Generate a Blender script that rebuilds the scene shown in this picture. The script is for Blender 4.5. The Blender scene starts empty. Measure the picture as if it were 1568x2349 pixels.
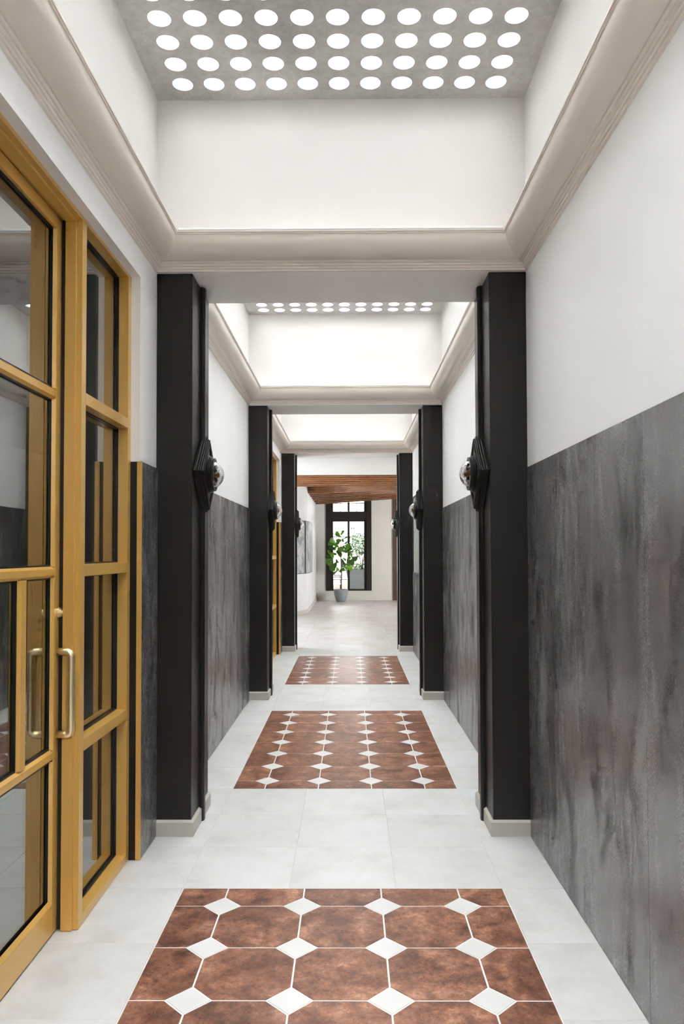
import bpy, bmesh, math, random
from mathutils import Vector, Matrix
random.seed(7)
SC = bpy.context.scene
COL = SC.collection

# ------------------------------------------------------------------ camera
F_PX, CX, CY = 1739.99, 5.15, 42.72
PITCH, YAW, ROLL = 0.02878, 0.00764, -0.0029
cd = bpy.data.cameras.new('camera'); cam = bpy.data.objects.new('camera', cd); COL.objects.link(cam)
cd.sensor_fit = 'VERTICAL'; cd.sensor_height = 36.0; cd.lens = F_PX / 2349 * 36.0
cd.shift_x = -CX / 2349; cd.shift_y = CY / 2349
cd.clip_start = 0.02; cd.clip_end = 300
fwd = Vector((-math.sin(YAW) * math.cos(PITCH), math.cos(YAW) * math.cos(PITCH), math.sin(PITCH)))
rgt = Vector((math.cos(YAW), math.sin(YAW), 0)); upv = rgt.cross(fwd)
r2 = rgt * math.cos(ROLL) + upv * math.sin(ROLL); u2 = upv * math.cos(ROLL) - rgt * math.sin(ROLL)
m = Matrix((r2, u2, -fwd)).transposed().to_4x4(); m.translation = Vector((0, 0, 1.5))
cam.matrix_world = m
SC.camera = cam

# ------------------------------------------------------------------ world (bright overcast sky) and exposure
wd = bpy.data.worlds.new('world'); SC.world = wd; wd.use_nodes = True
bgn = wd.node_tree.nodes['Background']
bgn.inputs[0].default_value = (0.98, 0.99, 1.02, 1); bgn.inputs[1].default_value = 9.0
SC.view_settings.view_transform = 'Standard'; SC.view_settings.look = 'None'
SC.view_settings.gamma = 1.0; SC.view_settings.use_curve_mapping = False
SC.view_settings.exposure = 2.32
SC.cycles.max_bounces = 12; SC.cycles.diffuse_bounces = 7; SC.cycles.glossy_bounces = 4
SC.cycles.use_adaptive_sampling = True; SC.cycles.adaptive_threshold = 0.06; SC.cycles.adaptive_min_samples = 20
SC.cycles.transparent_max_bounces = 16; SC.cycles.transmission_bounces = 8
SC.cycles.caustics_reflective = False; SC.cycles.caustics_refractive = False
SC.cycles.sample_clamp_indirect = 12.0
SC.cycles.use_denoising = True

def portal(name, loc, rot, sx, sy):
    l = bpy.data.lights.new(name, 'AREA'); l.shape = 'RECTANGLE'; l.size = sx; l.size_y = sy; l.energy = 1.0
    l.cycles.is_portal = True
    o = bpy.data.objects.new(name, l); o.location = loc; o.rotation_euler = rot; COL.objects.link(o)
    return o

# ------------------------------------------------------------------ dimensions
XL, XR = -1.042, 0.953                  # corridor wall planes
YC = [0.338, 4.048, 7.759, 11.518]      # front faces of the cross beams / pilasters
BD = 0.5                                # beam depth
ZT = 3.014                              # pilaster top = beam soffit
ZC = 3.957                              # skylight slab underside
WZ = 1.953                              # wainscot top
XGL, T, G1 = -0.752, 0.4761, 3.435      # floor grid
XGR = XGL + 3 * T
YB = 23.84                              # far lobby wall
for k, (a, b) in enumerate([(-3.3, YC[0]), (YC[0] + BD, YC[1]), (YC[1] + BD, YC[2]), (YC[2] + BD, YC[3])]):
    portal('sky_portal', ((XL + XR) / 2, (a + b) / 2, ZC + 0.15), (0, 0, 0), XR - XL, b - a)
portal('sky_portal', (5.05, 19.5, 1.7), (0, math.radians(90), 0), 1.6, 1.6)
portal('sky_portal', (-4.95, 14.0, 1.7), (0, math.radians(-90), 0), 1.4, 1.8)
portal('sky_portal', (-4.75, 6.6, 1.7), (0, math.radians(-90), 0), 0.5, 0.5)
portal('sky_portal', (-0.05, YB + 0.2, 1.7), (math.radians(-90), 0, 0), 1.2, 2.9)

# ------------------------------------------------------------------ material helpers
def nmat(name, col=(.8, .8, .8), rough=.5, metal=0.0, spec=0.5):
    mt = bpy.data.materials.new(name); mt.use_nodes = True
    b = mt.node_tree.nodes['Principled BSDF']
    b.inputs['Base Color'].default_value = (*col, 1); b.inputs['Roughness'].default_value = rough
    b.inputs['Metallic'].default_value = metal; b.inputs['Specular IOR Level'].default_value = spec
    return mt, mt.node_tree, b

def node(nt, typ, **kw):
    n = nt.nodes.new(typ)
    for k, v in kw.items():
        if hasattr(n, k): setattr(n, k, v)
        else: n.inputs[k].default_value = v
    return n

def noise_coords(nt, scale=(1, 1, 1), world=True):
    mp = nt.nodes.new('ShaderNodeMapping'); mp.inputs['Scale'].default_value = scale
    if world:
        g = nt.nodes.new('ShaderNodeNewGeometry'); nt.links.new(g.outputs['Position'], mp.inputs['Vector'])
    else:
        g = nt.nodes.new('ShaderNodeTexCoord'); nt.links.new(g.outputs['Object'], mp.inputs['Vector'])
    return mp.outputs[0]

def ramp(nt, fac, stops):
    r = nt.nodes.new('ShaderNodeValToRGB'); e = r.color_ramp.elements
    e[0].position, e[0].color = stops[0][0], (*stops[0][1], 1)
    e[1].position, e[1].color = stops[-1][0], (*stops[-1][1], 1)
    for p, c in stops[1:-1]:
        q = e.new(p); q.color = (*c, 1)
    nt.links.new(fac, r.inputs[0]); return r.outputs[0]

def noise(nt, vec, scale, detail=4, rough=.55, dist=0.0):
    n = node(nt, 'ShaderNodeTexNoise', Scale=scale, Detail=detail, Roughness=rough, Distortion=dist)
    nt.links.new(vec, n.inputs['Vector']); return n.outputs[0]

def mixc(nt, fac, a, b, typ='MIX'):
    n = nt.nodes.new('ShaderNodeMix'); n.data_type = 'RGBA'; n.blend_type = typ
    for sock, v in ((n.inputs['Factor'], fac), (n.inputs['A'], a), (n.inputs['B'], b)):
        if isinstance(v, (int, float)): sock.default_value = v
        elif isinstance(v, tuple): sock.default_value = (*v, 1)
        else: nt.links.new(v, sock)
    return n.outputs['Result']

def bump(nt, b, h, strength=.2, dist=.002):
    n = node(nt, 'ShaderNodeBump', Strength=strength, Distance=dist)
    nt.links.new(h, n.inputs['Height']); nt.links.new(n.outputs[0], b.inputs['Normal'])

def plaster(name, c, rough=.6, var=.03, bs=.12):
    mt, nt, b = nmat(name, c, rough, spec=.35)
    v = noise_coords(nt)
    n1 = noise(nt, v, 1.3, 3)
    col = ramp(nt, n1, [(.3, tuple(x * (1 - var) for x in c)), (.7, tuple(min(1, x * (1 + var)) for x in c))])
    nt.links.new(col, b.inputs['Base Color'])
    if bs > 0: bump(nt, b, noise(nt, v, 90, 3), bs, .0015)
    return mt

M = {}
M['wall'] = plaster('wall_paint', (.91, .91, .912), .5)
M['shaft'] = plaster('light_shaft_paint', (.74, .72, .71))
M['crown'] = plaster('taupe_gloss_paint', (.80, .725, .66), .22, .0, 0)
M['soffit'] = plaster('soffit_paint', (.90, .865, .84), .5)
M['lip_highlight'] = plaster('lip_highlight_white', (.9, .9, .9), .4)
M['cream'] = plaster('cream_plaster', (.68, .69, .64))
M['curved'] = plaster('curved_wall_plaster', (.63, .65, .64), .5, .08)
M['entry'] = plaster('entry_ceiling_paint', (.78, .78, .755))
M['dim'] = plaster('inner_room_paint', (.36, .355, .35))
M['ceil'] = plaster('ceiling_paint', (.75, .74, .70))

def mk_concrete():
    mt, nt, b = nmat('cast_concrete', (.4, .39, .37), .75)
    v = noise_coords(nt)
    n1 = noise(nt, v, 2.2, 6, .6); n2 = noise(nt, v, 24, 5, .65)
    c1 = ramp(nt, n1, [(.3, (.40, .393, .38)), (.7, (.60, .59, .575))])
    c2 = ramp(nt, n2, [(.35, (.8, .8, .8)), (.65, (1.1, 1.1, 1.1))])
    nt.links.new(mixc(nt, .6, c1, c2, 'MULTIPLY'), b.inputs['Base Color'])
    bump(nt, b, n2, .3, .003); return mt
M['concrete'] = mk_concrete()

def mk_dark():
    mt, nt, b = nmat('dark_brown_paint', (.0105, .0086, .008), .38, spec=.40)
    v = noise_coords(nt)
    nt.links.new(ramp(nt, noise(nt, v, 3, 4), [(.3, (.0125, .0105, .0098)), (.7, (.016, .0132, .0122))]), b.inputs['Base Color'])
    return mt
M['dark'] = mk_dark()
M['darktrim'] = nmat('dark_moulding_satin', (.012, .0095, .009), .32, spec=.35)[0]

def mk_wains():
    mt, nt, b = nmat('oxidised_metal_laminate', (.08, .08, .085), .3, .0, .5)
    b.inputs['IOR'].default_value = 2.3
    def off(scale, o):
        mp = nt.nodes.new('ShaderNodeMapping'); mp.inputs['Scale'].default_value = scale; mp.inputs['Location'].default_value = o
        g = nt.nodes.new('ShaderNodeNewGeometry'); nt.links.new(g.outputs['Position'], mp.inputs['Vector']); return mp.outputs[0]
    base = noise(nt, off((1, 1, .16), (3, 1, 7)), 9, 5, .6, .2)
    speck = noise(nt, off((1, 1, .34), (0, 0, 0)), 320, 2, .6)
    clD = noise(nt, off((1, 1, .42), (11, 5, 2)), 5.5, 6, .64, .4)
    clL = noise(nt, off((1, 1, .30), (31, 15, 9)), 4.6, 4, .6, .4)
    dm = ramp(nt, mixc(nt, .50, clD, speck), [(.425, (1, 1, 1)), (.468, (0, 0, 0))])
    lm_ = ramp(nt, mixc(nt, .40, clL, speck), [(.56, (0, 0, 0)), (.61, (1, 1, 1))])
    col = ramp(nt, base, [(.30, (.112, .111, .111)), (.5, (.138, .139, .141)), (.72, (.17, .173, .175))])
    warm = ramp(nt, noise(nt, off((1.6, 1.6, 1.2), (2, 9, 4)), 1.7, 3), [(.5, (1, 1, 1)), (.72, (1.2, .95, .88))])
    c1 = mixc(nt, 1.0, col, warm, 'MULTIPLY')
    c2 = mixc(nt, dm, c1, (.010, .0078, .0072))
    nt.links.new(mixc(nt, lm_, c2, (.27, .27, .255)), b.inputs['Base Color'])
    nt.links.new(mixc(nt, dm, mixc(nt, lm_, (.27, .27, .27), (.36, .36, .36)), (.5, .5, .5)), b.inputs['Roughness'])
    nt.links.new(ramp(nt, dm, [(0, (.5,) * 3), (1, (.12,) * 3)]), b.inputs['Specular IOR Level'])
    bump(nt, b, mixc(nt, .5, dm, speck), .08, .001); return mt
M['wains'] = mk_wains()

def objrand(nt):
    return nt.nodes.new('ShaderNodeObjectInfo').outputs['Random']

def shifted(nt, vec, rnd):
    n = nt.nodes.new('ShaderNodeVectorMath'); n.operation = 'ADD'
    s = nt.nodes.new('ShaderNodeMath'); s.operation = 'MULTIPLY'; s.inputs[1].default_value = 37.0
    nt.links.new(rnd, s.inputs[0]); nt.links.new(vec, n.inputs[0]); nt.links.new(s.outputs[0], n.inputs[1])
    return n.outputs[0]

def mk_tile():
    mt, nt, b = nmat('pale_porcelain_tile', (.74, .73, .70), .3, spec=.5)
    r = objrand(nt); v = shifted(nt, noise_coords(nt), r)
    n1 = noise(nt, v, 3.2, 6, .62); n2 = noise(nt, v, 38, 4, .6)
    c = ramp(nt, n1, [(.33, (.55, .53, .508)), (.5, (.615, .606, .595)), (.68, (.65, .648, .645))])
    c2 = ramp(nt, n2, [(.3, (.94, .94, .94)), (.7, (1.03, 1.03, 1.03))])
    c3 = mixc(nt, .5, c, c2, 'MULTIPLY')
    tint = ramp(nt, r, [(0, (.96, .955, .945)), (1, (1.02, 1.02, 1.02))])
    nt.links.new(mixc(nt, 1.0, c3, tint, 'MULTIPLY'), b.inputs['Base Color'])
    nt.links.new(ramp(nt, n1, [(.3, (.46,) * 3), (.7, (.36,) * 3)]), b.inputs['Roughness'])
    bump(nt, b, n2, .05, .001); return mt
M['tile'] = mk_tile()

def mk_terra():
    mt, nt, b = nmat('terracotta_tile', (.22, .10, .06), .36, spec=.5)
    r = objrand(nt); v = shifted(nt, noise_coords(nt), r)
    n1 = noise(nt, v, 9.0, 10, .78, .05); n2 = noise(nt, v, 60, 6, .75)
    c = ramp(nt, n1, [(.33, (.080, .037, .029)), (.45, (.165, .072, .048)), (.54, (.275, .125, .078)), (.67, (.50, .275, .18))])
    c2 = ramp(nt, n2, [(.36, (.62, .62, .64)), (.64, (1.3, 1.28, 1.25))])
    c3 = mixc(nt, .7, c, c2, 'MULTIPLY')
    tint = ramp(nt, r, [(0, (.86, .84, .86)), (1, (1.14, 1.1, 1.06))])
    nt.links.new(mixc(nt, 1.0, c3, tint, 'MULTIPLY'), b.inputs['Base Color'])
    nt.links.new(ramp(nt, n2, [(.3, (.36,) * 3), (.7, (.25,) * 3)]), b.inputs['Roughness'])
    bump(nt, b, n2, .12, .001); return mt
M['terra'] = mk_terra()
M['diamond'] = plaster('white_diamond_tile', (.64, .63, .62), .32, .05, .03)
M['grout'] = plaster('pale_grout', (.60, .585, .56), .8)
M['whitegrout'] = plaster('white_grout', (.72, .71, .69), .8)
M['gold'] = nmat('gold_anodised_aluminium', (.72, .425, .10), .34, .2, .5)[0]
M['gold'].node_tree.nodes['Principled BSDF'].inputs['Coat Weight'].default_value = .5
M['gold'].node_tree.nodes['Principled BSDF'].inputs['Coat Roughness'].default_value = .25
M['brass'] = nmat('satin_brass', (.95, .80, .50), .34, 1.0)[0]
M['gasket'] = nmat('black_rubber', (.008, .008, .009), .35)[0]
M['base'] = plaster('greige_baseboard_tile', (.50, .47, .42), .45)
M['winframe'] = nmat('dark_bronze_frame', (.019, .0155, .011), .4, spec=.35)[0]
M['browndoor'] = nmat('brown_timber', (.085, .042, .022), .5)[0]
M['pot'] = plaster('blue_grey_stone', (.27, .31, .32), .6, .08)
M['planter'] = plaster('grey_cement', (.13, .15, .16), .7, .06)
M['soil'] = nmat('soil', (.03, .02, .015), .9)[0]
M['iron'] = nmat('wrought_iron', (.015, .016, .017), .5)[0]
M['ringmat'] = nmat('black_sconce_metal', (.016, .0155, .015), .28, .3)[0]
M['deck'] = plaster('terrace_paving', (.16, .12, .09), .8)
M['facade'] = plaster('white_facade', (.85, .85, .85), .8)
M['bark'] = nmat('fig_bark', (.12, .075, .04), .8)[0]
M['bulb'] = nmat('frosted_bulb', (.78, .74, .68), .2)[0]
_b = M['bulb'].node_tree.nodes['Principled BSDF']; _b.inputs['Emission Color'].default_value = (1, .5, .18, 1); _b.inputs['Emission Strength'].default_value = .008

def mk_wood():
    mt, nt, b = nmat('cedar_slats', (.30, .13, .05), .3)
    r = objrand(nt); v = shifted(nt, noise_coords(nt, (1.4, 9, 9), False), r)
    n1 = noise(nt, v, 2.5, 6, .6, 1.0)
    c = ramp(nt, n1, [(.3, (.13, .045, .016)), (.5, (.27, .105, .036)), (.7, (.40, .18, .07))])
    tint = ramp(nt, r, [(0, (.8, .8, .8)), (1, (1.15, 1.15, 1.15))])
    nt.links.new(mixc(nt, 1.0, c, tint, 'MULTIPLY'), b.inputs['Base Color']); return mt
M['wood'] = mk_wood()

def mk_leaf(name, c0, c1, tr=.35):
    mt = bpy.data.materials.new(name); mt.use_nodes = True; nt = mt.node_tree
    b = nt.nodes['Principled BSDF']; b.inputs['Roughness'].default_value = .38
    r = objrand(nt); col = ramp(nt, r, [(0, c0), (1, c1)])
    nt.links.new(col, b.inputs['Base Color'])
    t = nt.nodes.new('ShaderNodeBsdfTranslucent'); nt.links.new(col, t.inputs[0])
    ms = nt.nodes.new('ShaderNodeMixShader'); ms.inputs[0].default_value = tr
    nt.links.new(b.outputs[0], ms.inputs[1]); nt.links.new(t.outputs[0], ms.inputs[2])
    nt.links.new(ms.outputs[0], nt.nodes['Material Output'].inputs[0]); return mt
M['leaf'] = mk_leaf('fig_leaf', (.025, .10, .02), (.16, .36, .03))
M['shrubleaf'] = mk_leaf('shrub_leaf', (.02, .075, .018), (.07, .17, .03), .25)

def mk_glass(name, tint, f0, power):
    mt = bpy.data.materials.new(name); mt.use_nodes = True; nt = mt.node_tree
    nt.nodes.remove(nt.nodes['Principled BSDF'])
    tr = nt.nodes.new('ShaderNodeBsdfTransparent'); tr.inputs[0].default_value = (*tint, 1)
    gl = nt.nodes.new('ShaderNodeBsdfGlossy'); gl.inputs['Roughness'].default_value = 0.0; gl.inputs[0].default_value = (.88, .88, .87, 1)
    lw = nt.nodes.new('ShaderNodeLayerWeight'); lw.inputs[0].default_value = .5
    pw = nt.nodes.new('ShaderNodeMath'); pw.operation = 'POWER'; pw.inputs[1].default_value = power
    ma = nt.nodes.new('ShaderNodeMath'); ma.operation = 'MULTIPLY_ADD'; ma.inputs[1].default_value = 1 - f0; ma.inputs[2].default_value = f0
    ms = nt.nodes.new('ShaderNodeMixShader')
    nt.links.new(lw.outputs['Facing'], pw.inputs[0]); nt.links.new(pw.outputs[0], ma.inputs[0]); nt.links.new(ma.outputs[0], ms.inputs[0])
    nt.links.new(tr.outputs[0], ms.inputs[1]); nt.links.new(gl.outputs[0], ms.inputs[2])
    nt.links.new(ms.outputs[0], nt.nodes['Material Output'].inputs[0]); return mt
M['doorglass'] = mk_glass('coated_door_glass', (.64, .66, .64), .11, 2.5)
M['winglass'] = mk_glass('clear_window_glass', (.97, .98, .97), .03, 5)
M['lens'] = mk_glass('skylight_glass_lens', (.97, .99, .98), .02, 6)

def mk_globe():
    mt = bpy.data.materials.new('seeded_clear_glass'); mt.use_nodes = True; nt = mt.node_tree
    nt.nodes.remove(nt.nodes['Principled BSDF'])
    g = nt.nodes.new('ShaderNodeBsdfGlass'); g.inputs['IOR'].default_value = 1.45; g.inputs['Roughness'].default_value = .01
    v = noise_coords(nt, (1, 1, 1), False); bp = node(nt, 'ShaderNodeBump', Strength=.55, Distance=.006)
    nt.links.new(noise(nt, v, 34, 3), bp.inputs['Height']); nt.links.new(bp.outputs[0], g.inputs['Normal'])
    nt.links.new(g.outputs[0], nt.nodes['Material Output'].inputs[0]); return mt
M['globe'] = mk_globe()

def mk_art(name, stops, sc):
    mt, nt, b = nmat(name, (.5, .5, .5), .4)
    v = noise_coords(nt, sc)
    n1 = noise(nt, v, 2.2, 7, .6, 1.6)
    nt.links.new(ramp(nt, n1, stops), b.inputs['Base Color']); return mt
M['art_curved'] = mk_art('grey_marbled_canvas', [(.3, (.10, .115, .118)), (.47, (.21, .235, .24)), (.56, (.46, .46, .46)), (.62, (.22, .25, .255)), (.75, (.16, .18, .185))], (1.5, 1.5, .9))
M['art_right'] = mk_art('weathered_green_canvas', [(.3, (.20, .18, .21)), (.45, (.34, .40, .37)), (.60, (.46, .50, .45)), (.68, (.55, .33, .19)), (.8, (.40, .44, .40))], (3, 3, .9))

# ------------------------------------------------------------------ object helpers
def link(name, me, mat, parent=None):
    o = bpy.data.objects.new(name, me); COL.objects.link(o)
    if mat is not None and not me.materials: me.materials.append(M[mat] if isinstance(mat, str) else mat)
    if parent is not None: o.parent = parent
    return o

def fin(bm, name, smooth=False):
    bmesh.ops.recalc_face_normals(bm, faces=bm.faces)
    me = bpy.data.meshes.new(name); bm.to_mesh(me); bm.free()
    if smooth:
        for p in me.polygons: p.use_smooth = True
    return me

def bx(bm, x0, x1, y0, y1, z0, z1, bev=0.0):
    vs = [bm.verts.new(c) for c in ((x0, y0, z0), (x1, y0, z0), (x1, y1, z0), (x0, y1, z0), (x0, y0, z1), (x1, y0, z1), (x1, y1, z1), (x0, y1, z1))]
    fs = [bm.faces.new([vs[i] for i in f]) for f in ((0, 3, 2, 1), (4, 5, 6, 7), (0, 1, 5, 4), (1, 2, 6, 5), (2, 3, 7, 6), (3, 0, 4, 7))]
    if bev > 0:
        es = list({e for f in fs for e in f.edges})
        bmesh.ops.bevel(bm, geom=es, offset=bev, segments=1, affect='EDGES')
    return vs

def box(name, x0, x1, y0, y1, z0, z1, mat, parent=None, bev=0.0):
    bm = bmesh.new(); bx(bm, min(x0, x1), max(x0, x1), min(y0, y1), max(y0, y1), min(z0, z1), max(z0, z1), bev)
    return link(name, fin(bm, name), mat, parent)

def prism(bm, pts, axis, a0, a1):
    """extrude a closed 2D outline along an axis; pts are in the two other axes in order"""
    def mk(p, a):
        return {'x': (a, p[0], p[1]), 'y': (p[0], a, p[1]), 'z': (p[0], p[1], a)}[axis]
    v0 = [bm.verts.new(mk(p, a0)) for p in pts]; v1 = [bm.verts.new(mk(p, a1)) for p in pts]
    n = len(pts)
    for i in range(n): bm.faces.new((v0[i], v0[(i + 1) % n], v1[(i + 1) % n], v1[i]))
    bm.faces.new(v0[::-1]); bm.faces.new(v1)

def tube(bm, path, radius, seg=10, cap=True):
    rings = []
    rad = radius if isinstance(radius, (list, tuple)) else [radius] * len(path)
    path = [Vector(p) for p in path]
    t0 = (path[1] - path[0]).normalized()
    u = t0.orthogonal().normalized()
    for i, p in enumerate(path):
        t = ((path[min(i + 1, len(path) - 1)] - path[max(i - 1, 0)])).normalized()
        u = (u - t * u.dot(t)).normalized(); w = t.cross(u)
        rings.append([bm.verts.new(p + (u * math.cos(2 * math.pi * k / seg) + w * math.sin(2 * math.pi * k / seg)) * rad[i]) for k in range(seg)])
    for a, b in zip(rings, rings[1:]):
        for k in range(seg): bm.faces.new((a[k], a[(k + 1) % seg], b[(k + 1) % seg], b[k]))
    if cap: bm.faces.new(rings[0][::-1]); bm.faces.new(rings[-1])

def lathe(bm, prof, axis='z', seg=24, closed=False):
    """prof: (radius, height) list revolved about the local axis"""
    rings = []
    for r, h in prof:
        ring = []
        for k in range(seg):
            c, s = r * math.cos(2 * math.pi * k / seg), r * math.sin(2 * math.pi * k / seg)
            ring.append(bm.verts.new((c, s, h) if axis == 'z' else (h, c, s)))
        rings.append(ring)
    pairs = list(zip(rings, rings[1:])) + ([(rings[-1], rings[0])] if closed else [])
    for a, b in pairs:
        for k in range(seg): bm.faces.new((a[k], a[(k + 1) % seg], b[(k + 1) % seg], b[k]))
    if not closed: bm.faces.new(rings[0][::-1]); bm.faces.new(rings[-1])

def empty(name, loc):
    o = bpy.data.objects.new(name, None); o.location = loc; o.empty_display_size = .1; COL.objects.link(o); return o

def tag(o, label=None, cat=None, group=None, kind=None):
    if label: o['label'] = label
    if cat: o['category'] = cat
    if group: o['group'] = group
    if kind: o['kind'] = kind
    return o

def struct(o, label=None, cat=None):
    return tag(o, label, cat, kind='structure')

# ================================================================== FLOOR
fl = box('floor', -5.2, 5.3, -3.6, YB + .3, -.25, -.0022, 'grout')
struct(fl, 'pale stone-look tiled floor with three terracotta tile inlays', 'floor')
tile_me = {}
def tile_mesh(w, d, mat, bev=.0012):
    key = (round(w, 4), round(d, 4), mat)
    if key not in tile_me:
        bm = bmesh.new(); b2 = .0014
        pts0 = [(-w / 2, -d / 2), (w / 2, -d / 2), (w / 2, d / 2), (-w / 2, d / 2)]
        lo = [bm.verts.new((x, y, -.012)) for x, y in pts0]; mi = [bm.verts.new((x, y, -b2)) for x, y in pts0]
        hi = [bm.verts.new((x - math.copysign(b2, x), y - math.copysign(b2, y), 0)) for x, y in pts0]
        for A, B in ((lo, mi), (mi, hi)):
            for i in range(4): bm.faces.new((A[i], A[(i + 1) % 4], B[(i + 1) % 4], B[i]))
        bm.faces.new(hi); bm.faces.new(lo[::-1])
        me = fin(bm, 'tile'); me.materials.append(M[mat]); tile_me[key] = me
    return tile_me[key]
RUGS = [G1 - 5 * T, G1 + 3 * T, G1 + 11 * T]       # near edges of the inlays
def in_rug(y, i):
    return 0 <= i <= 2 and any(r - .01 < y < r + 5 * T - .01 for r in RUGS)
J = .003
for k in range(-5, 43):
    y0 = G1 + k * T; y1 = min(y0 + T, YB)
    cols = range(-1, 4) if y0 < 12.0 else range(-1, 6)
    if 14.0 < y0: cols = range(-2, 6) if y0 < 19 else range(-1, 6)
    for i in cols:
        if in_rug(y0 + .02, i): continue
        x0 = XGL + i * T; x1 = x0 + T
        if y0 < 11.4:                              # cut tiles against the corridor walls
            if i == -1: x0 = -1.24 if (k < 2 or 14 < k) else -1.03
            if i == 3: x1 = .948
        me = tile_mesh(x1 - x0 - J, y1 - y0 - J, 'tile')
        o = bpy.data.objects.new('floor_tile', me); o.location = ((x0 + x1) / 2, (y0 + y1) / 2, 0); o.parent = fl
        COL.objects.link(o)

CELL = 5 * T / 7; XM = (XGL + XGR) / 2; HD = .23 * CELL
poly_cache = {}
def poly_tile(name, pts, mat, parent, j=.0032):
    cx = sum(p[0] for p in pts) / len(pts); cy = sum(p[1] for p in pts) / len(pts)
    loc = [(p[0] - cx, p[1] - cy) for p in pts]
    key = (mat, tuple((round(a, 4), round(b, 4)) for a, b in loc))
    if key not in poly_cache:
        n = len(loc); ins = []
        for lev, d in ((-.012, j), (-.0014, j), (0, j + .0013)):
            ring = []
            for i in range(n):
                p, a, c = Vector(loc[i]), Vector(loc[i - 1]), Vector(loc[(i + 1) % n])
                e1 = (p - a).normalized(); e2 = (c - p).normalized()
                n1 = Vector((-e1.y, e1.x)); n2 = Vector((-e2.y, e2.x))
                bis = (n1 + n2); bis = bis / max(.3, bis.dot(n1))
                q = p + bis * d; ring.append((q.x, q.y, lev))
            ins.append(ring)
        bm = bmesh.new(); R = [[bm.verts.new(v) for v in r] for r in ins]
        for A, B in zip(R, R[1:]):
            for i in range(n): bm.faces.new((A[i], A[(i + 1) % n], B[(i + 1) % n], B[i]))
        bm.faces.new(R[-1]); bm.faces.new(R[0][::-1])
        me = fin(bm, name); me.materials.append(M[mat]); poly_cache[key] = me
    o = bpy.data.objects.new(name, poly_cache[key]); o.location = (cx, cy, 0); o.parent = parent; COL.objects.link(o)
    return o
for r0 in RUGS:
    bed = box('tile_inlay', XGL + .002, XGR - .002, r0 + .002, r0 + 5 * T - .002, -.02, -.0018, 'whitegrout', fl)
    bed['label'] = 'terracotta octagon tile panel with white diamond insets'
    xs = [XGL + .001] + [XM + (i - 1.5) * CELL for i in range(4)] + [XGR - .001]
    ys = [r0 + .001] + [r0 + (j + .5) * CELL for j in range(7)] + [r0 + 5 * T - .001]
    for j in range(8):
        for i in range(5):
            x0, x1, y0, y1 = xs[i], xs[i + 1], ys[j], ys[j + 1]
            if y1 < 2.1: continue                   # behind the frame's lower edge
            pts = []
            def corner(x, y, ix, jy, order):
                inner = 0 < ix < 5 and 0 < jy < 8
                if inner: pts.extend(order)
                else: pts.append((x, y))
            corner(x0, y0, i, j, [(x0, y0 + HD), (x0 + HD, y0)])
            corner(x1, y0, i + 1, j, [(x1 - HD, y0), (x1, y0 + HD)])
            corner(x1, y1, i + 1, j + 1, [(x1, y1 - HD), (x1 - HD, y1)])
            corner(x0, y1, i, j + 1, [(x0 + HD, y1), (x0, y1 - HD)])
            poly_tile('octagon_tile', pts, 'terra', bed)
    for j in range(1, 8):
        for i in range(1, 5):
            x, y = xs[i], ys[j]
            if y < 2.1: continue
            poly_tile('diamond_tile', [(x - HD, y), (x, y - HD), (x + HD, y), (x, y + HD)], 'diamond', bed, .0022)

# ================================================================== CORRIDOR WALLS
OZ = 2.879                                         # storefront opening height
OPEN = [(2.02, 3.745), (2.02 + 7.47, 3.745 + 7.47)]
bm = bmesh.new()
ycur = -3.4
for a, b in OPEN:
    bx(bm, XL - .22, XL, ycur, a, -.05, ZC); bx(bm, XL - .22, XL, a, b, OZ, ZC); ycur = b
bx(bm, XL - .22, XL, ycur, YC[3] + BD + .03, -.05, ZC)
wl = link('wall_left', fin(bm, 'wall_left'), 'wall'); struct(wl, 'white corridor wall with gold-framed shopfront and dark wainscot', 'wall')
wr = box('wall_right', XR, XR + .22, -3.4, YC[3] + BD + .03, -.05, ZC, 'wall'); struct(wr, 'white corridor wall above a dark mottled wainscot', 'wall')
# light-shaft lining above the crown mouldings (the warmer paint of the skylight wells)
ZL = 3.186
BAYS = [(YC[0] + BD, YC[1]), (YC[1] + BD, YC[2]), (YC[2] + BD, YC[3])]
for n, (a, b) in enumerate(BAYS):
    e = struct(empty('wall_light_shaft', (0, 0, 0)), ['warm white skylight well walls nearest the camera', 'warm white skylight well walls of the second bay', 'warm white skylight well walls of the third bay'][n], 'wall')
    box('shaft_lining', XL, XL + .004, a, b, ZL, ZC, 'shaft', e); box('shaft_lining', XR - .004, XR, a, b, ZL, ZC, 'shaft', e)
    box('shaft_lining', XL + .004, XR - .004, b - .004, b, ZL, ZC, 'shaft', e); box('shaft_lining', XL + .004, XR - .004, a, a + .004, ZL, ZC, 'shaft', e)
# cross beams
for n, y in enumerate(YC):
    o = box('beam', XL, XR, y, y + BD, ZT, ZC, 'soffit')
    struct(o, ['plaster ceiling beam behind the camera', 'wide pale ceiling beam over the first pair of dark pilasters', 'pale ceiling beam over the second pair of dark pilasters', 'pale ceiling beam over the third pair of dark pilasters'][n], 'beam')
# header plate over the lobby opening
# end of the corridor behind the camera
struct(box('wall_back', XL - .22, XR + .22, -3.6, -3.4, -.05, ZC, 'dim'), 'grey wall closing the corridor behind the viewpoint', 'wall')
bm = bmesh.new()
for a in ((XL, XL + .82), (XR - .82, XR)): bx(bm, a[0], a[1], -3.4, YC[0], ZC, ZC + .12)
struct(link('ceiling_rear', fin(bm, 'ceiling_rear'), 'concrete'), 'concrete slab edges beside an unseen slot added behind the camera for light', 'ceiling')  # the open slot between the slabs is added to bring sky light in from behind

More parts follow.
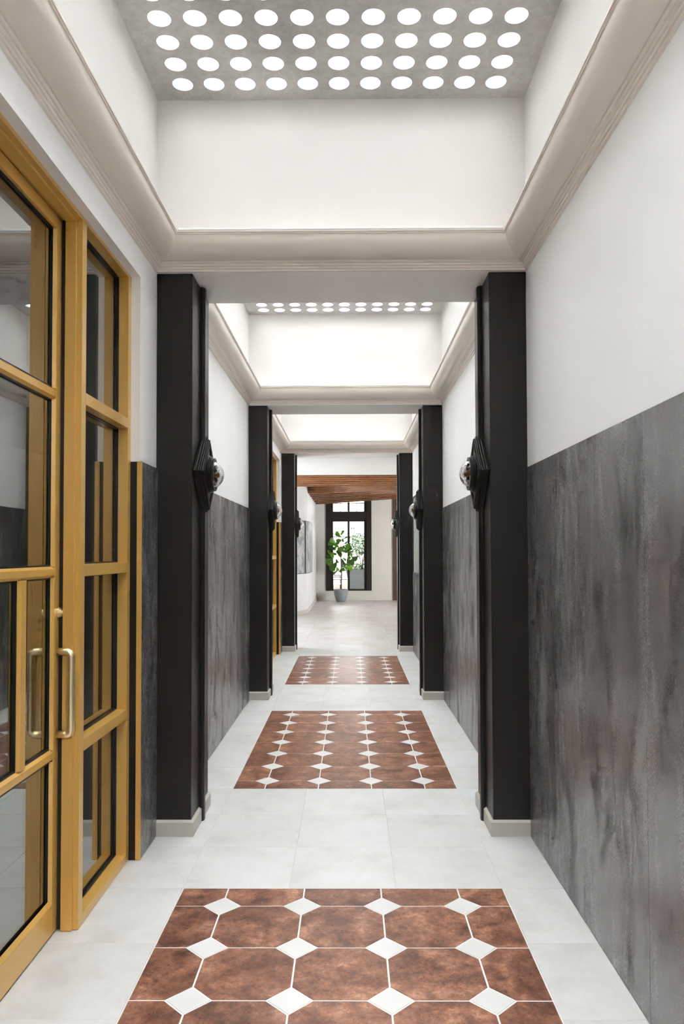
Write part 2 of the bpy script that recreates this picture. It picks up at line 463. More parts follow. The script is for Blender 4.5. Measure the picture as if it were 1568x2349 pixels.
# wainscot panels
def wains(x0, x1, y0, y1, par, z0=0.0015):
    return box('wainscot_panel', x0, x1, y0 + .0012, y1 - .0012, z0, WZ, 'wains', par, .001)
for (ya, yb, seams) in ((-3.4, YC[1] + .01, [-.65, .385, 1.42, 2.454, 3.489]), (YC[1] + .47, YC[2] + .01, [5.17, 6.207, 7.243]), (YC[2] + .47, YC[3] + .01, [9.3, 10.4])):
    ss = [ya] + seams + [yb]
    for a, b in zip(ss, ss[1:]): wains(XR - .006, XR + .004, a, b, wr)
for (ya, yb, seams) in ((3.749, YC[1] + .01, []), (YC[1] + .47, YC[2] + .01, [5.19, 6.227, 7.263]), (YC[2] + .47, 9.486, []), (11.219, YC[3] + .01, []), (-3.4, 2.0, [-.65, .385, 1.42])):
    ss = [ya] + seams + [yb]
    for a, b in zip(ss, ss[1:]): wains(XL - .004, XL + .012, a, b, wl)
for yj in (3.745, 11.215):                       # gold end trim and dark lining on the shopfront jambs
    box('edge_trim', XL - .012, XL + .0125, yj - .004, yj + .0035, .001, WZ + .002, 'gold', wl)['label'] = 'gold edge strip on the wainscot end'
    box('jamb_lining', XL - .045, XL - .0125, yj - .003, yj + .0, .001, WZ, 'darktrim', wl)

# ================================================================== SKYLIGHT SLABS
SP, RD = .164, .0535
lens_me = None
def lens_mesh():
    bm = bmesh.new()
    lathe(bm, [(.0, -.004), (.028, -.0025), (.046, .001), (RD - .0005, .006), (RD - .0005, .012), (.0, .013)][1:-1], 'z', 28)
    me = fin(bm, 'glass_lens', True); me.materials.append(M['lens']); return me
lens_me = lens_mesh()
SEG = 24
for n, (a, b) in enumerate(BAYS):
    rows = []; y = b - .142
    while y > a + .09: rows.append(y); y -= SP
    xs = [-.870 + SP * i for i in range(11)]
    bm = bmesh.new()
    ylo, yhi = rows[-1] - SP / 2, rows[0] + SP / 2; xlo, xhi = xs[0] - SP / 2, xs[-1] + SP / 2
    th = (.11, .088, .088)[n]
    # margins
    bx(bm, XL, XR, a, ylo, ZC, ZC + th); bx(bm, XL, XR, yhi, b, ZC, ZC + th)
    bx(bm, XL, xlo, ylo, yhi, ZC, ZC + th); bx(bm, xhi, XR, ylo, yhi, ZC, ZC + th)
    # perforated field: one cell per lens
    sq = []
    for k in range(SEG):
        an = 2 * math.pi * (k + .5) / SEG; c, s = math.cos(an), math.sin(an); mx = max(abs(c), abs(s))
        sq.append((c / mx * SP / 2, s / mx * SP / 2))
    corners = [(1, 1), (-1, 1), (-1, -1), (1, -1)]
    for yy in rows:
        for xx in xs:
            cz = []
            for z in (ZC, ZC + th):
                inn = [bm.verts.new((xx + RD * math.cos(2 * math.pi * (k + .5) / SEG), yy + RD * math.sin(2 * math.pi * (k + .5) / SEG), z)) for k in range(SEG)]
                out = [bm.verts.new((xx + q[0], yy + q[1], z)) for q in sq]
                cz.append((inn, out))
                for k in range(SEG):
                    kk = (k + 1) % SEG
                    bm.faces.new((inn[k], inn[kk], out[kk], out[k]) if z > ZC else (inn[kk], inn[k], out[k], out[kk]))
                for (sx, sy) in corners:            # the little corner triangles of the cell
                    best = sorted(range(SEG), key=lambda k: (sq[k][0] - sx * SP / 2) ** 2 + (sq[k][1] - sy * SP / 2) ** 2)[:2]
                    vc = bm.verts.new((xx + sx * SP / 2, yy + sy * SP / 2, z)); bm.faces.new((out[best[0]], out[best[1]], vc))
            for k in range(SEG):
                kk = (k + 1) % SEG
                bm.faces.new((cz[0][0][k], cz[0][0][kk], cz[1][0][kk], cz[1][0][k]))
    me = bpy.data.meshes.new('ceiling'); bm.to_mesh(me); bm.free()
    sl = link('ceiling', me, 'concrete')
    struct(sl, ['concrete skylight slab with rows of round glass lenses nearest the camera', 'concrete lens skylight slab of the second bay', 'concrete lens skylight slab of the third bay'][n], 'ceiling')
    nvis = (6, 3, 0)[n]
    for yy in rows[:nvis]:
        for xx in xs:
            o = bpy.data.objects.new('glass_lens', lens_me); o.location = (xx, yy, ZC + .004); o.parent = sl; COL.objects.link(o)
    bm = bmesh.new()
    for yy in rows[nvis:]:
        for xx in xs:
            t = bmesh.new(); t.from_mesh(lens_me); t.transform(Matrix.Translation((xx, yy, ZC + .004)))
            tm = bpy.data.meshes.new('tmp'); t.to_mesh(tm); t.free(); bm.from_mesh(tm); bpy.data.meshes.remove(tm)
    tag(link('glass_lens_field', fin(bm, 'glass_lens_field', True), 'lens', sl), kind='stuff')

# ================================================================== CROWN MOULDINGS
prof = [(.0, 3.014), (.010, 3.014), (.011, 3.0235), (.0075, 3.025), (.0160, 3.0275), (.0185, 3.0365), (.0145, 3.038), (.0235, 3.0405), (.026, 3.0495), (.0215, 3.051), (.031, 3.0535), (.038, 3.0575), (.039, 3.062), (.034, 3.0645)]
for k in range(0, 11):
    an = math.radians(90 * k / 10)
    prof.append((.044 + .094 * math.sin(an), 3.160 - .094 * math.cos(an)))
prof += [(.1385, 3.163), (.143, 3.164), (.143, 3.170), (.148, 3.172), (.148, 3.180), (.0, 3.1855)]
for n, (a, b) in enumerate(BAYS):
    bm = bmesh.new()
    ring = lambda o_, z: ((XL + o_, a + o_, z), (XR - o_, a + o_, z), (XR - o_, b - o_, z), (XL + o_, b - o_, z))
    for i in range(4):                              # four mitred lengths, vertices not shared at the mitres
        A = None
        for o_, z in prof:
            c = ring(o_, z); B = [bm.verts.new(c[i]), bm.verts.new(c[(i + 1) % 4])]
            if A: bm.faces.new((A[0], A[1], B[1], B[0]))
            A = B
    me = fin(bm, 'trim')
    for p_ in me.polygons:
        if len(prof) > 0 and 3.066 < p_.center.z < 3.160: p_.use_smooth = True
    o = link('trim_%d' % (n + 1), me, 'crown')
    struct(o, ['taupe rounded crown moulding ring nearest the camera', 'taupe rounded crown moulding ring of the second bay', 'taupe rounded crown moulding ring of the third bay'][n], 'moulding')
    bd = box('lip_highlight', XL + .15, XR - .15, b - .150, b - .135, 3.180, 3.1935, 'lip_highlight', o, .003)  # white colour put in for the light-blown edge of the lip, far side only
    bd['label'] = 'white strip standing in for the brightly lit top edge of the moulding'

# ================================================================== PILASTERS
POS = ['first pair', 'second pair', 'third pair, at the lobby opening']
def pilaster(s, n):
    y = YC[n]; side = 'left' if s < 0 else 'right'
    xw = XL if s < 0 else XR; w = .194 if s < 0 else .200
    e = empty('pilaster', (xw, y, 0))
    tag(e, ['dark brown square pilaster nearest the camera on the %s wall' % ('shopfront' if s < 0 else 'wainscot'),
            'dark brown pilaster, middle one along the %s side' % side,
            'dark brown pilaster beside the lobby opening on the %s side' % side][n - 1], 'column', 'dark pilasters along the corridor', 'structure')
    q = -s                                          # inward direction
    X = lambda v: q * v
    ex = -.0006
    box('shaft', X(-ex), X(w), .015, .487, .001, ZT - .001, 'dark', e, .003)
    # baseboard, cut around the centre moulding: front piece and two side pieces with sloped top
    def basep(pts, axis, a0, a1):
        bm = bmesh.new(); prism(bm, pts, axis, a0, a1); return link('baseboard', fin(bm, 'baseboard'), 'base', e)
    H, HB = .073, .084
    basep([(.0, .001), (.0, H), (.0145, HB), (.0145, .001)], 'x', X(.0), X(w + .0148))
    for y0, y1 in ((.0148, .222), (.300, .502)):
        basep([(X(w + .0148), .001), (X(w + .0148), H), (X(w + .0005), HB), (X(w + .0005), .001)], 'y', y0, y1)
    # stepped centre moulding from floor to beam
    bm = bmesh.new()
    prism(bm, [(X(w + .0004), .224), (X(w + .015), .224), (X(w + .015), .232), (X(w + .021), .236), (X(w + .026), .245), (X(w + .026), .277), (X(w + .021), .286), (X(w + .015), .290), (X(w + .015), .298), (X(w + .0004), .298)], 'z', .001, ZT - .001)
    link('centre_moulding', fin(bm, 'centre_moulding'), 'darktrim', e)
    return e, w
def sconce(s, n, w):
    y = YC[n] + .261; xw = XL if s < 0 else XR; q = -s
    e = empty('wall_sconce', (xw + q * w, y, 1.945)); side = 'left' if s < 0 else 'right'
    tag(e, ['diamond wall sconce with clear globe on the nearest %s pilaster' % side,
            'diamond wall sconce with clear globe on the middle %s pilaster' % side,
            'diamond wall sconce with clear globe on the farthest %s pilaster' % side][n - 1], 'wall lamp', 'diamond sconces on the pilasters')
    def dia(hw, hh, x0, x1, name, par=e, mat='darktrim'):
        bm = bmesh.new(); prism(bm, [(-hw, 0), (0, -hh), (hw, 0), (0, hh)], 'x', q * x0, q * x1)
        bmesh.ops.bevel(bm, geom=list(bm.edges), offset=.0025, segments=1, affect='EDGES')
        return link(name, fin(bm, name), mat, par)
    p0 = dia(.238, .226, .0006, .016, 'back_plate')
    for hw, hh, x0, x1 in ((.232, .220, .0160, .029), (.226, .214, .029, .040), (.216, .204, .040, .047)):
        dia(hw, hh, x0, x1, 'plate_step', p0)
    # raised rim of the plate
    bm = bmesh.new()
    for (ha, hb, va, vb) in ((.210, .198, .198, .186), (.182, .172, .170, .160)):
        o4 = [(-ha, 0), (0, -va), (ha, 0), (0, va)]; i4 = [(-hb, 0), (0, -vb), (hb, 0), (0, vb)]
        for i in range(4):
            k = (i + 1) % 4
            ring = [o4[i], o4[k], i4[k], i4[i]]
            prism(bm, ring, 'x', q * .0470, q * .0520)
    link('raised_rib', fin(bm, 'raised_rib'), 'darktrim', p0)
    bm = bmesh.new()
    lathe(bm, [(.108, q * .0472), (.108, q * .052), (.104, q * .054), (.104, q * .060), (.099, q * .062), (.099, q * .068), (.094, q * .070), (.094, q * .082), (.080, q * .082), (.080, q * .060), (.03, q * .058)], 'x', 56)
    link('mounting_ring', fin(bm, 'mounting_ring'), 'ringmat', e)
    bm = bmesh.new()
    out, inn = [], []
    for k in range(13):
        an = math.radians(90 * k / 12 * .985); out.append((.077 * math.cos(an), q * (.064 + .066 * math.sin(an)))); inn.append((.070 * math.cos(an), q * (.064 + .0585 * math.sin(an))))
    lathe(bm, out + inn[::-1], 'x', 32, True)
    link('glass_globe', fin(bm, 'glass_globe', True), 'globe', e)
    bm = bmesh.new(); lathe(bm, [(.010, q * .0585), (.011, q * .068), (.016, q * .082), (.019, q * .091), (.016, q * .100), (.007, q * .106)], 'x', 16)
    link('bulb', fin(bm, 'bulb', True), 'bulb', e)
for n in (1, 2, 3):
    for s in (-1, 1):
        e, w = pilaster(s, n); sconce(s, n, w)

# ================================================================== SHOPFRONTS (gold aluminium)
def fbox(parent, name, x0, x1, y0, y1, z0, z1, mat='gold', bev=.0012):
    L = parent_loc(parent)
    return box(name, x0 - L.x, x1 - L.x, y0 - L.y, y1 - L.y, z0 - L.z, z1 - L.z, mat, parent, bev)
def parent_loc(o):
    L = Vector((0, 0, 0))
    while o is not None: L += o.location; o = o.parent
    return L
def shopfront(n, dy):
    e = struct(empty('door_%d' % n, (XL, 3.745 + dy, 0)), ['gold aluminium glazed shopfront door with sidelight nearest the camera', 'gold aluminium glazed shopfront door far along the corridor'][n - 1], 'door')
    F = lambda name, x0, x1, y0, y1, z0, z1, mat='gold', par=e: fbox(par, name, x0, x1, y0 + dy, y1 + dy, z0, z1, mat)
    XS, XB = -1.087, -1.235
    Y0, Y1 = 2.03, 3.7435
    # outer frame
    F('frame_jamb', XB, XS, 3.697, Y1, .002, OZ - .001)
    F('frame_jamb', XB, XS, Y0, Y0 + .05, .002, OZ - .001)
    F('frame_head', XB, XS, Y0 + .05, 3.697, 2.860, OZ - .001)
    F('mullion_post', -1.160, XS, 3.055, 3.104, .002, 2.860)
    F('mullion_back', XB, -1.1605, 3.076, 3.104, .002, 2.860)
    F('door_stop', -1.153, -1.109, 3.041, 3.055, .002, 2.860)
    F('door_stop', -1.153, -1.109, Y0 + .05, 3.041, 2.849, 2.860)
    F('door_seal', -1.1703, -1.1535, 3.0485, 3.0545, .008, 2.858, 'gasket')
    F('sill_rail', XB, XS, 3.104, 3.697, .002, .042)
    # sidelight: muntins, glass, gaskets
    zs = [2.137, 1.430, .719]
    for z in zs: F('sidelight_muntin', XB + .01, XS + .0005, 3.104, 3.697, z - .0245, z + .0245)
    segs = [(.042, zs[2] - .0245), (zs[2] + .0245, zs[1] - .0245), (zs[1] + .0245, zs[0] - .0245), (zs[0] + .0245, 2.860)]
    for a, b in segs:
        g = F('glass_pane', -1.153, -1.147, 3.104, 3.697, a, b, 'doorglass')
        for (y0, y1, c, d) in ((3.104, 3.110, a, b), (3.691, 3.697, a, b), (3.110, 3.691, a, a + .006), (3.110, 3.691, b - .006, b)):
            bm = bmesh.new(); L = parent_loc(g)
            for xx0, xx1 in ((-1.147, -1.134), (-1.166, -1.153)): bx(bm, xx0 - L.x, xx1 - L.x, y0 + dy - L.y, y1 + dy - L.y, c, d)
            link('gasket', fin(bm, 'gasket'), 'gasket', g)
    # door leaf
    XD, XDB = -1.171, -1.221
    lf = struct(empty('door_leaf', (0, 0, 0))); lf.parent = e; del lf['kind']
    LP = lambda name, x0, x1, y0, y1, z0, z1, mat='gold': fbox(lf, name, x0, x1, y0 + dy, y1 + dy, z0, z1, mat)
    ya, yi, yo = 2.09, 3.005, 3.070                   # leaf edges; the outer stile tucks behind the stop
    LP('stile', XDB, XD, yi, yo, .008, 2.856); LP('stile', XDB, XD, ya, ya + .055, .008, 2.856)
    LP('rail', XDB, XD, ya + .055, yi, .008, .118); LP('rail', XDB, XD, ya + .055, yi, 2.805, 2.856)
    mz = [2.136, 1.425, .703]
    def chamfer(name, y0, y1, z0, z1, vert=False):
        L = parent_loc(lf); bm = bmesh.new()
        xa, xb, xc = XDB + .006 - L.x, XD - .013 - L.x, XD - .001 - L.x
        if not vert:
            c = .010; prism(bm, [(xa, z0), (xb, z0), (xc, z0 + c), (xc, z1 - c), (xb, z1), (xa, z1)], 'y', y0 + dy - L.y, y1 + dy - L.y)
        else:
            c = .010; prism(bm, [(xa, y0 + dy - L.y), (xb, y0 + dy - L.y), (xc, y0 + c + dy - L.y), (xc, y1 - c + dy - L.y), (xb, y1 + dy - L.y), (xa, y1 + dy - L.y)], 'z', z0, z1)
        return link(name, fin(bm, name), 'gold', lf)
    for z in mz: chamfer('muntin', ya + .055, yi, z - .0225, z + .0225)
    chamfer('muntin', 2.694, 2.755, mz[2] + .0225, mz[1] - .0225, True)
    cells = [(ya + .055, yi, .118, mz[2] - .0225), (2.755, yi, mz[2] + .0225, mz[1] - .0225), (ya + .055, 2.694, mz[2] + .0225, mz[1] - .0225), (ya + .055, yi, mz[1] + .0225, mz[0] - .0225), (ya + .055, yi, mz[0] + .0225, 2.805)]
    for (y0, y1, z0, z1) in cells:
        LP('glass_pane', -1.200, -1.194, y0 + .0005, y1 - .0005, z0 + .0005, z1 - .0005, 'doorglass')
        L = parent_loc(lf)
        bm = bmesh.new()
        for (c0, c1, d0, d1) in ((y0, y0 + .006, z0, z1), (y1 - .006, y1, z0, z1), (y0 + .006, y1 - .006, z0, z0 + .006), (y0 + .006, y1 - .006, z1 - .006, z1)):
            bx(bm, -1.194 - L.x, -1.1845 - L.x, c0 + dy - L.y, c1 + dy - L.y, d0, d1); bx(bm, -1.2095 - L.x, -1.2 - L.x, c0 + dy - L.y, c1 + dy - L.y, d0, d1)
        link('gasket', fin(bm, 'gasket'), 'gasket', lf)
        # sloped glazing beads on the corridor side
        if y1 > 2.9:
            bm = bmesh.new()
            prism(bm, [(XD - L.x - .0005, y1 + dy - L.y + .0002), (XD - L.x - .0005, y1 - .004 + dy - L.y), (XD - .014 - L.x, y1 - .011 + dy - L.y), (XD - .014 - L.x, y1 + dy - L.y + .0002)], 'z', z0, z1)
            link('glazing_bead', fin(bm, 'glazing_bead'), 'gold', lf)
    bm = bmesh.new(); L = parent_loc(lf)
    prism(bm, [(XD - L.x - .0005, .118), (XD - L.x - .0005, .124), (XD - .014 - L.x, .138), (XD - .014 - L.x, .118)], 'y', ya + .055 + dy - L.y, yi + dy - L.y)
    link('glazing_bead', fin(bm, 'glazing_bead'), 'gold', lf)
    # pull handles both sides, and the lock
    for sgn, xf in ((1, XD), (-1, XDB)):
        pts = []; x_, R_, zt, zb, pr = xf - L.x, .020, 1.107, .778, .056
        yy = 3.036 + dy - L.y
        pts.append((x_ + sgn * .0003, yy, zt)); pts.append((x_ + sgn * (pr - R_), yy, zt))
        for k in range(1, 6):
            an = math.radians(18 * k); pts.append((x_ + sgn * (pr - R_ + R_ * math.sin(an)), yy, zt - R_ + R_ * math.cos(an)))
        for k in range(0, 6):
            an = math.radians(18 * k); pts.append((x_ + sgn * (pr - R_ + R_ * math.cos(an)), yy, zb + R_ - R_ * math.sin(an)))
        pts.append((x_ + sgn * .0003, yy, zb))
        bm = bmesh.new(); tube(bm, pts, .0155, 14)
        h = link('pull_handle', fin(bm, 'pull_handle', True), 'brass', lf); h['label'] = 'satin brass D-shaped pull handle'
    bm = bmesh.new(); lathe(bm, [(.020, .0003), (.020, .006), (.016, .010), (.016, .015), (.009, .016), (.009, .019), (.003, .019)], 'x', 22)
    lk = link('lock_cylinder', fin(bm, 'lock_cylinder'), 'brass', lf); lk.location = (XD - L.x, 3.046 + dy - L.y, 1.262); lk['label'] = 'round brass lock cylinder'
shopfront(1, 0.0); shopfront(2, 7.47)

# dim room behind the shopfronts
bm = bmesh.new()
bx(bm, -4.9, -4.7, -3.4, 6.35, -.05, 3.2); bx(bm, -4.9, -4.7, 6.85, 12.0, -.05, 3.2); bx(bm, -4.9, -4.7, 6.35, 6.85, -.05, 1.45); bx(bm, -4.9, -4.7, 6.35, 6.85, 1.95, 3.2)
struct(link('wall_inner_room', fin(bm, 'wall_inner_room'), 'dim'), 'dim back wall of the room behind the shopfront glass, with a small opening added for light', 'wall')  # small square opening added so some daylight greys the room
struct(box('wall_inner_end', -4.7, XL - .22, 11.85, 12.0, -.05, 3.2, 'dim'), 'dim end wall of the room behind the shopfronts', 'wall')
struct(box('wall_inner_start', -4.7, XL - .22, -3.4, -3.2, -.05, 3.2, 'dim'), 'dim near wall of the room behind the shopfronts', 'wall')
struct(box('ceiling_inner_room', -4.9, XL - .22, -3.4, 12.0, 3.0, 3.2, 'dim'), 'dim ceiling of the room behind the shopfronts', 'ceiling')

# ================================================================== FAR LOBBY
LY = YC[3] + BD + .02
LZ = 3.30
o = box('ceiling_lobby', -5.1, 5.3, LY, YB + .2, LZ, LZ + .2, 'ceil'); struct(o, 'pale lobby ceiling carrying rows of timber slats', 'ceiling')
for y in (14.86, 15.27, 15.72, 16.12, 16.48, 16.76, 17.06):
    bm = bmesh.new(); bx(bm, -2.2, 2.4, -.045, .045, 0, .15, .003)
    s_ = link('timber_slat', fin(bm, 'timber_slat'), 'wood', o); s_.location = (0, y, 2.99)
    s_['label'] = 'reddish timber ceiling slat'
struct(box('ceiling_lobby_entry', -4.9, 5.0, LY, 14.8, ZT, ZT + .1, 'entry'), 'flat pale ceiling strip just inside the lobby, before the timber slats', 'ceiling')
struct(box('ceiling_slat_field', -4.9, 5.0, 14.8, 17.12, 3.13, 3.18, 'entry'), 'pale ceiling directly above the first timber slats', 'ceiling')
g2 = [(19.127, 1.15, 18.183), (19.76, 1.179, 18.657), (20.307, 1.206, 19.086), (21.004, 1.236, 19.564), (21.587, 1.265, 20.02), (22.455, 1.302, 20.613), (23.352, 1.327, 20.999)]
for i, (yl, xr, yr) in enumerate(g2):
    a = Vector((-1.036, yl, 0)); b = Vector((xr, yr, 0)); d = (b - a); L = d.length; d.normalize()
    b = a + d * (L + 1.6); h = .21
    bm = bmesh.new(); bx(bm, 0, (b - a).length, -.05, .05, 0, h, .003)
    s_ = link('timber_slat', fin(bm, 'timber_slat'), 'wood', o)
    s_.location = (a.x, a.y, 2.985); s_.rotation_euler = (0, 0, math.atan2(d.y, d.x)); s_['label'] = 'fanned orange-brown timber ceiling slat'
struct(box('ceiling_slat_backing', -1.035, 4.4, 17.2, 23.8, 3.196, 3.24, 'wood'), 'timber backing above the fanned slats', 'ceiling')

# curved wall
RC, XC_, YCC = 2.85, -1.056 - 2.85, 19.18
def arc(off, a0, a1, n):
    return [(XC_ + (RC + off) * math.cos(math.radians(a)), YCC - (RC + off) * math.sin(math.radians(a))) for a in [a0 + (a1 - a0) * k / n for k in range(n + 1)]]
outer = [(-1.056, YB + .05)] + arc(0, 0, 66, 30); inner = [(-1.25, YB + .05)] + arc(-.194, 0, 66, 30)
bm = bmesh.new(); prism(bm, outer + inner[::-1], 'z', -.05, LZ + .01)
cw = link('wall_curved', fin(bm, 'wall_curved'), 'curved'); struct(cw, 'pale curved plaster wall beside the far window', 'wall')
bm = bmesh.new(); prism(bm, [(-1.038, YB + .02)] + arc(.018, 0, 64, 30) + (arc(.0005, 0, 64, 30)[::-1]) + [(-1.0555, YB + .02)], 'z', .001, .10)
struct(link('baseboard_curved', fin(bm, 'baseboard_curved'), 'base'), 'pale baseboard following the curved wall', 'baseboard')
# curved artwork in three panels with dark joints
e = empty('curved_artwork', (-1.056, 19.18, .97)); tag(e, 'grey marbled multi-panel artwork wrapped around the curved wall', 'artwork')
def cpanel(name, p_out, p_in, z0, z1, mat):
    bm = bmesh.new(); prism(bm, [(x + 1.056, y - 19.18) for x, y in p_out + p_in[::-1]], 'z', z0 - .97, z1 - .97); return link(name, fin(bm, name), mat, e)
def wrap(s0, s1, off, n=14):                       # arclength along wall, 0 at the tangent point, + towards the far window
    pts = []
    for k in range(n + 1):
        s = s0 + (s1 - s0) * k / n
        if s >= 0: pts.append((-1.056 + off, 19.18 + s))
        else:
            a = -s / RC; pts.append((XC_ + (RC + off) * math.cos(a), YCC - (RC + off) * math.sin(a)))
    return pts
for s0, s1 in ((-2.5, -.73), (-.63, .02), (.05, 1.08)):
    cpanel('art_panel', wrap(s0, s1, .045), wrap(s0, s1, .012), 1.0, 2.265, 'art_curved')
for s0, s1 in ((-.73, -.63), (.02, .05), (1.08, 1.10)):
    cpanel('joint_strip', wrap(s0, s1, .048, 3), wrap(s0, s1, .012, 3), .99, 2.275, 'gasket')
cpanel('frame_strip', wrap(-2.5, 1.10, .048, 30), wrap(-2.5, 1.10, .012, 30), 2.265, 2.275, 'gasket')
cpanel('frame_strip', wrap(-2.5, 1.10, .048, 30), wrap(-2.5, 1.10, .012, 30), .99, 1.0, 'gasket')

# lobby enclosing walls
bm = bmesh.new(); bx(bm, -5.1, -4.9, LY, 13.1, -.05, LZ + .1); bx(bm, -5.1, -4.9, 14.9, YB + .2, -.05, LZ + .1); bx(bm, -5.1, -4.9, 13.1, 14.9, -.05, 1.0); bx(bm, -5.1, -4.9, 13.1, 14.9, 2.4, LZ + .1)
struct(link('wall_lobby_left', fin(bm, 'wall_lobby_left'), 'curved'), 'pale lobby wall far to one side with an unseen window opening added for daylight', 'wall')  # opening added out of view to brighten the lobby entry and floor
bm = bmesh.new(); bx(bm, -5.1, XL, LY - .1, LY, -.05, LZ + .1); bx(bm, XR, 5.2, LY - .1, LY, -.05, LZ + .1); bx(bm, XL, XR, LY - .02, LY, ZT + .002, LZ + .1)
struct(link('wall_lobby_front', fin(bm, 'wall_lobby_front'), 'curved'), 'pale lobby wall around the corridor opening', 'wall')
bm = bmesh.new(); bx(bm, 5.0, 5.2, LY, 18.7, -.05, LZ + .1); bx(bm, 5.0, 5.2, 20.3, YB + .2, -.05, LZ + .1); bx(bm, 5.0, 5.2, 18.7, 20.3, -.05, .9); bx(bm, 5.0, 5.2, 18.7, 20.3, 2.5, LZ + .1)
struct(link('wall_lobby_right', fin(bm, 'wall_lobby_right'), 'cream'), 'lobby side wall with an unseen window opening added for daylight', 'wall')  # opening added out of view to brighten the lobby from this side
# far wall with window
WX0, WX1, WZ0, WZ1 = -.764, .672, .302, 3.215
bm = bmesh.new()
bx(bm, -5.0, WX0, YB, YB + .25, -.05, LZ + .1); bx(bm, WX1, 5.1, YB, YB + .25, -.05, LZ + .1); bx(bm, WX0, WX1, YB, YB + .25, -.05, WZ0); bx(bm, WX0, WX1, YB, YB + .25, WZ1, LZ + .1)
struct(link('wall_far', fin(bm, 'wall_far'), 'cream'), 'cream far lobby wall around the tall dark window', 'wall')
struct(box('baseboard_far', -1.036, 1.33, YB - .016, YB - .0005, .001, .10, 'cream'), 'cream baseboard under the tall window', 'baseboard')
e = struct(empty('window_1', (0, YB, WZ0)), 'tall dark bronze window with transom at the end of the lobby', 'window')
def W(name, x0, x1, y0, y1, z0, z1, mat='winframe'): return box(name, x0, x1, y0, y1, z0 - WZ0, z1 - WZ0, mat, e, .003)
W('casing', WX0, -.605, -.03, .22, WZ0, WZ1); W('casing', .515, WX1, -.03, .22, WZ0, WZ1)
W('sash_stile', -.605, -.531, .03, .15, WZ0 + .05, WZ1 - .05); W('sash_stile', .44, .515, .03, .15, WZ0 + .05, WZ1 - .05)
W('mullion', -.080, -.012, .02, .16, WZ0 + .05, 2.56); W('mullion', -.080, -.012, .02, .16, 2.80, WZ1 - .05)
W('bottom_rail', -.605, .515, -.01, .18, WZ0, WZ0 + .05); W('top_rail', -.605, .515, .0, .18, WZ1 - .05, WZ1)
W('transom', -.605, .515, -.022, .2, 2.56, 2.79); W('head_rail', -.531, -.08, .03, .15, 2.47, 2.56); W('head_rail', -.012, .44, .03, .15, 2.47, 2.56)
W('transom_ledge', -.605, .515, -.04, -.02, 2.755, 2.785)
for a, b in ((-.531, -.080), (-.012, .44)):
    W('glass_pane', a, b, .085, .091, WZ0 + .05, 2.47, 'winglass')
    c = (a + b) / 2
    W('muntin', c - .012, c + .012, .06, .12, 2.79, WZ1 - .05); W('muntin', a, c - .012, .062, .118, 3.035, 3.06); W('muntin', c + .012, b, .062, .118, 3.035, 3.06)
    for x0, x1 in ((a, c - .012), (c + .012, b)):
        for z0, z1 in ((2.79, 3.035), (3.06, WZ1 - .05)): W('glass_pane', x0, x1, .085, .091, z0, z1, 'winglass')
e = struct(empty('door_3', (1.342, YB, 0)), 'brown timber door in the far lobby wall beside the cream plaster', 'door')
box('door_frame', 0, .13, -.05, .02, .001, 3.2, 'browndoor', e, .004); box('door_panel', .13, 1.0, -.02, .02, .001, 3.1, 'browndoor', e, .003); box('door_frame', 1.0, 1.12, -.05, .02, .001, 3.2, 'browndoor', e, .004)

# framed picture on the right wall
e = empty('framed_picture', (XR, 10.32, 1.2)); tag(e, 'tall framed weathered green painting hung over the wainscot', 'picture')
y0, y1 = -.86, .60; z0, z1 = -.0, 1.09
box('canvas', -.042, -.012, y0 + .02, y1 - .02, z0 + .02, z1 - .02, 'art_right', e)
for (a, b, c, d) in ((y0, y0 + .02, z0, z1), (y1 - .02, y1, z0, z1), (y0 + .02, y1 - .02, z0, z0 + .02), (y0 + .02, y1 - .02, z1 - .02, z1)):
    box('frame_bar', -.052, -.0065, a, b, c, d, 'gasket', e)

# ================================================================== FIDDLE LEAF FIG
PX, PY = -.287, 23.20
fig = empty('fiddle_leaf_fig', (PX, PY, 0)); tag(fig, 'tall fiddle leaf fig in a blue-grey pot before the window', 'potted plant')
bm = bmesh.new(); lathe(bm, [(.118, .001), (.135, .012), (.168, .09), (.196, .19), (.214, .30), (.221, .372), (.214, .378), (.206, .372), (.200, .325), (.05, .324)], 'z', 32)
link('pot', fin(bm, 'pot', True), 'pot', fig)
bm = bmesh.new(); lathe(bm, [(.199, .326), (.17, .335), (.05, .339)], 'z', 24); link('soil', fin(bm, 'soil'), 'soil', fig)
K = .001135
def PW(cx, cy, dy=0.0): return Vector(((cx - 540) * K, dy, (2225 - cy) * K))
bm = bmesh.new(); tube(bm, [PW(552, 1900), PW(553, 1700), PW(556, 1480), PW(550, 1300), PW(546, 1100), PW(548, 950), PW(545, 780), PW(548, 600), PW(550, 470)], [.016, .0155, .0145, .014, .013, .012, .010, .008, .006], 10)
trk = link('trunk', fin(bm, 'trunk', True), 'bark', fig)
for p, q_ in (((547, 1180), (440, 1185)), ((550, 1330), (620, 1312)), ((546, 1080), (330, 1065)), ((547, 1000), (640, 900)), ((546, 790), (420, 720)), ((547, 1160), (700, 1155)), ((700, 1155), (840, 1045)), ((555, 1420), (450, 1400)), ((546, 900), (450, 935))):
    d1, d2 = random.uniform(-.08, .08), random.uniform(-.2, .2)
    a, b = PW(*p, 0 if p[0] < 600 else .05), PW(*q_, d2); md = (a + b) / 2 + Vector((0, 0, .015))
    bm = bmesh.new(); tube(bm, [a, md, b], [.008, .006, .004], 6); link('branch', fin(bm, 'branch', True), 'bark', fig)
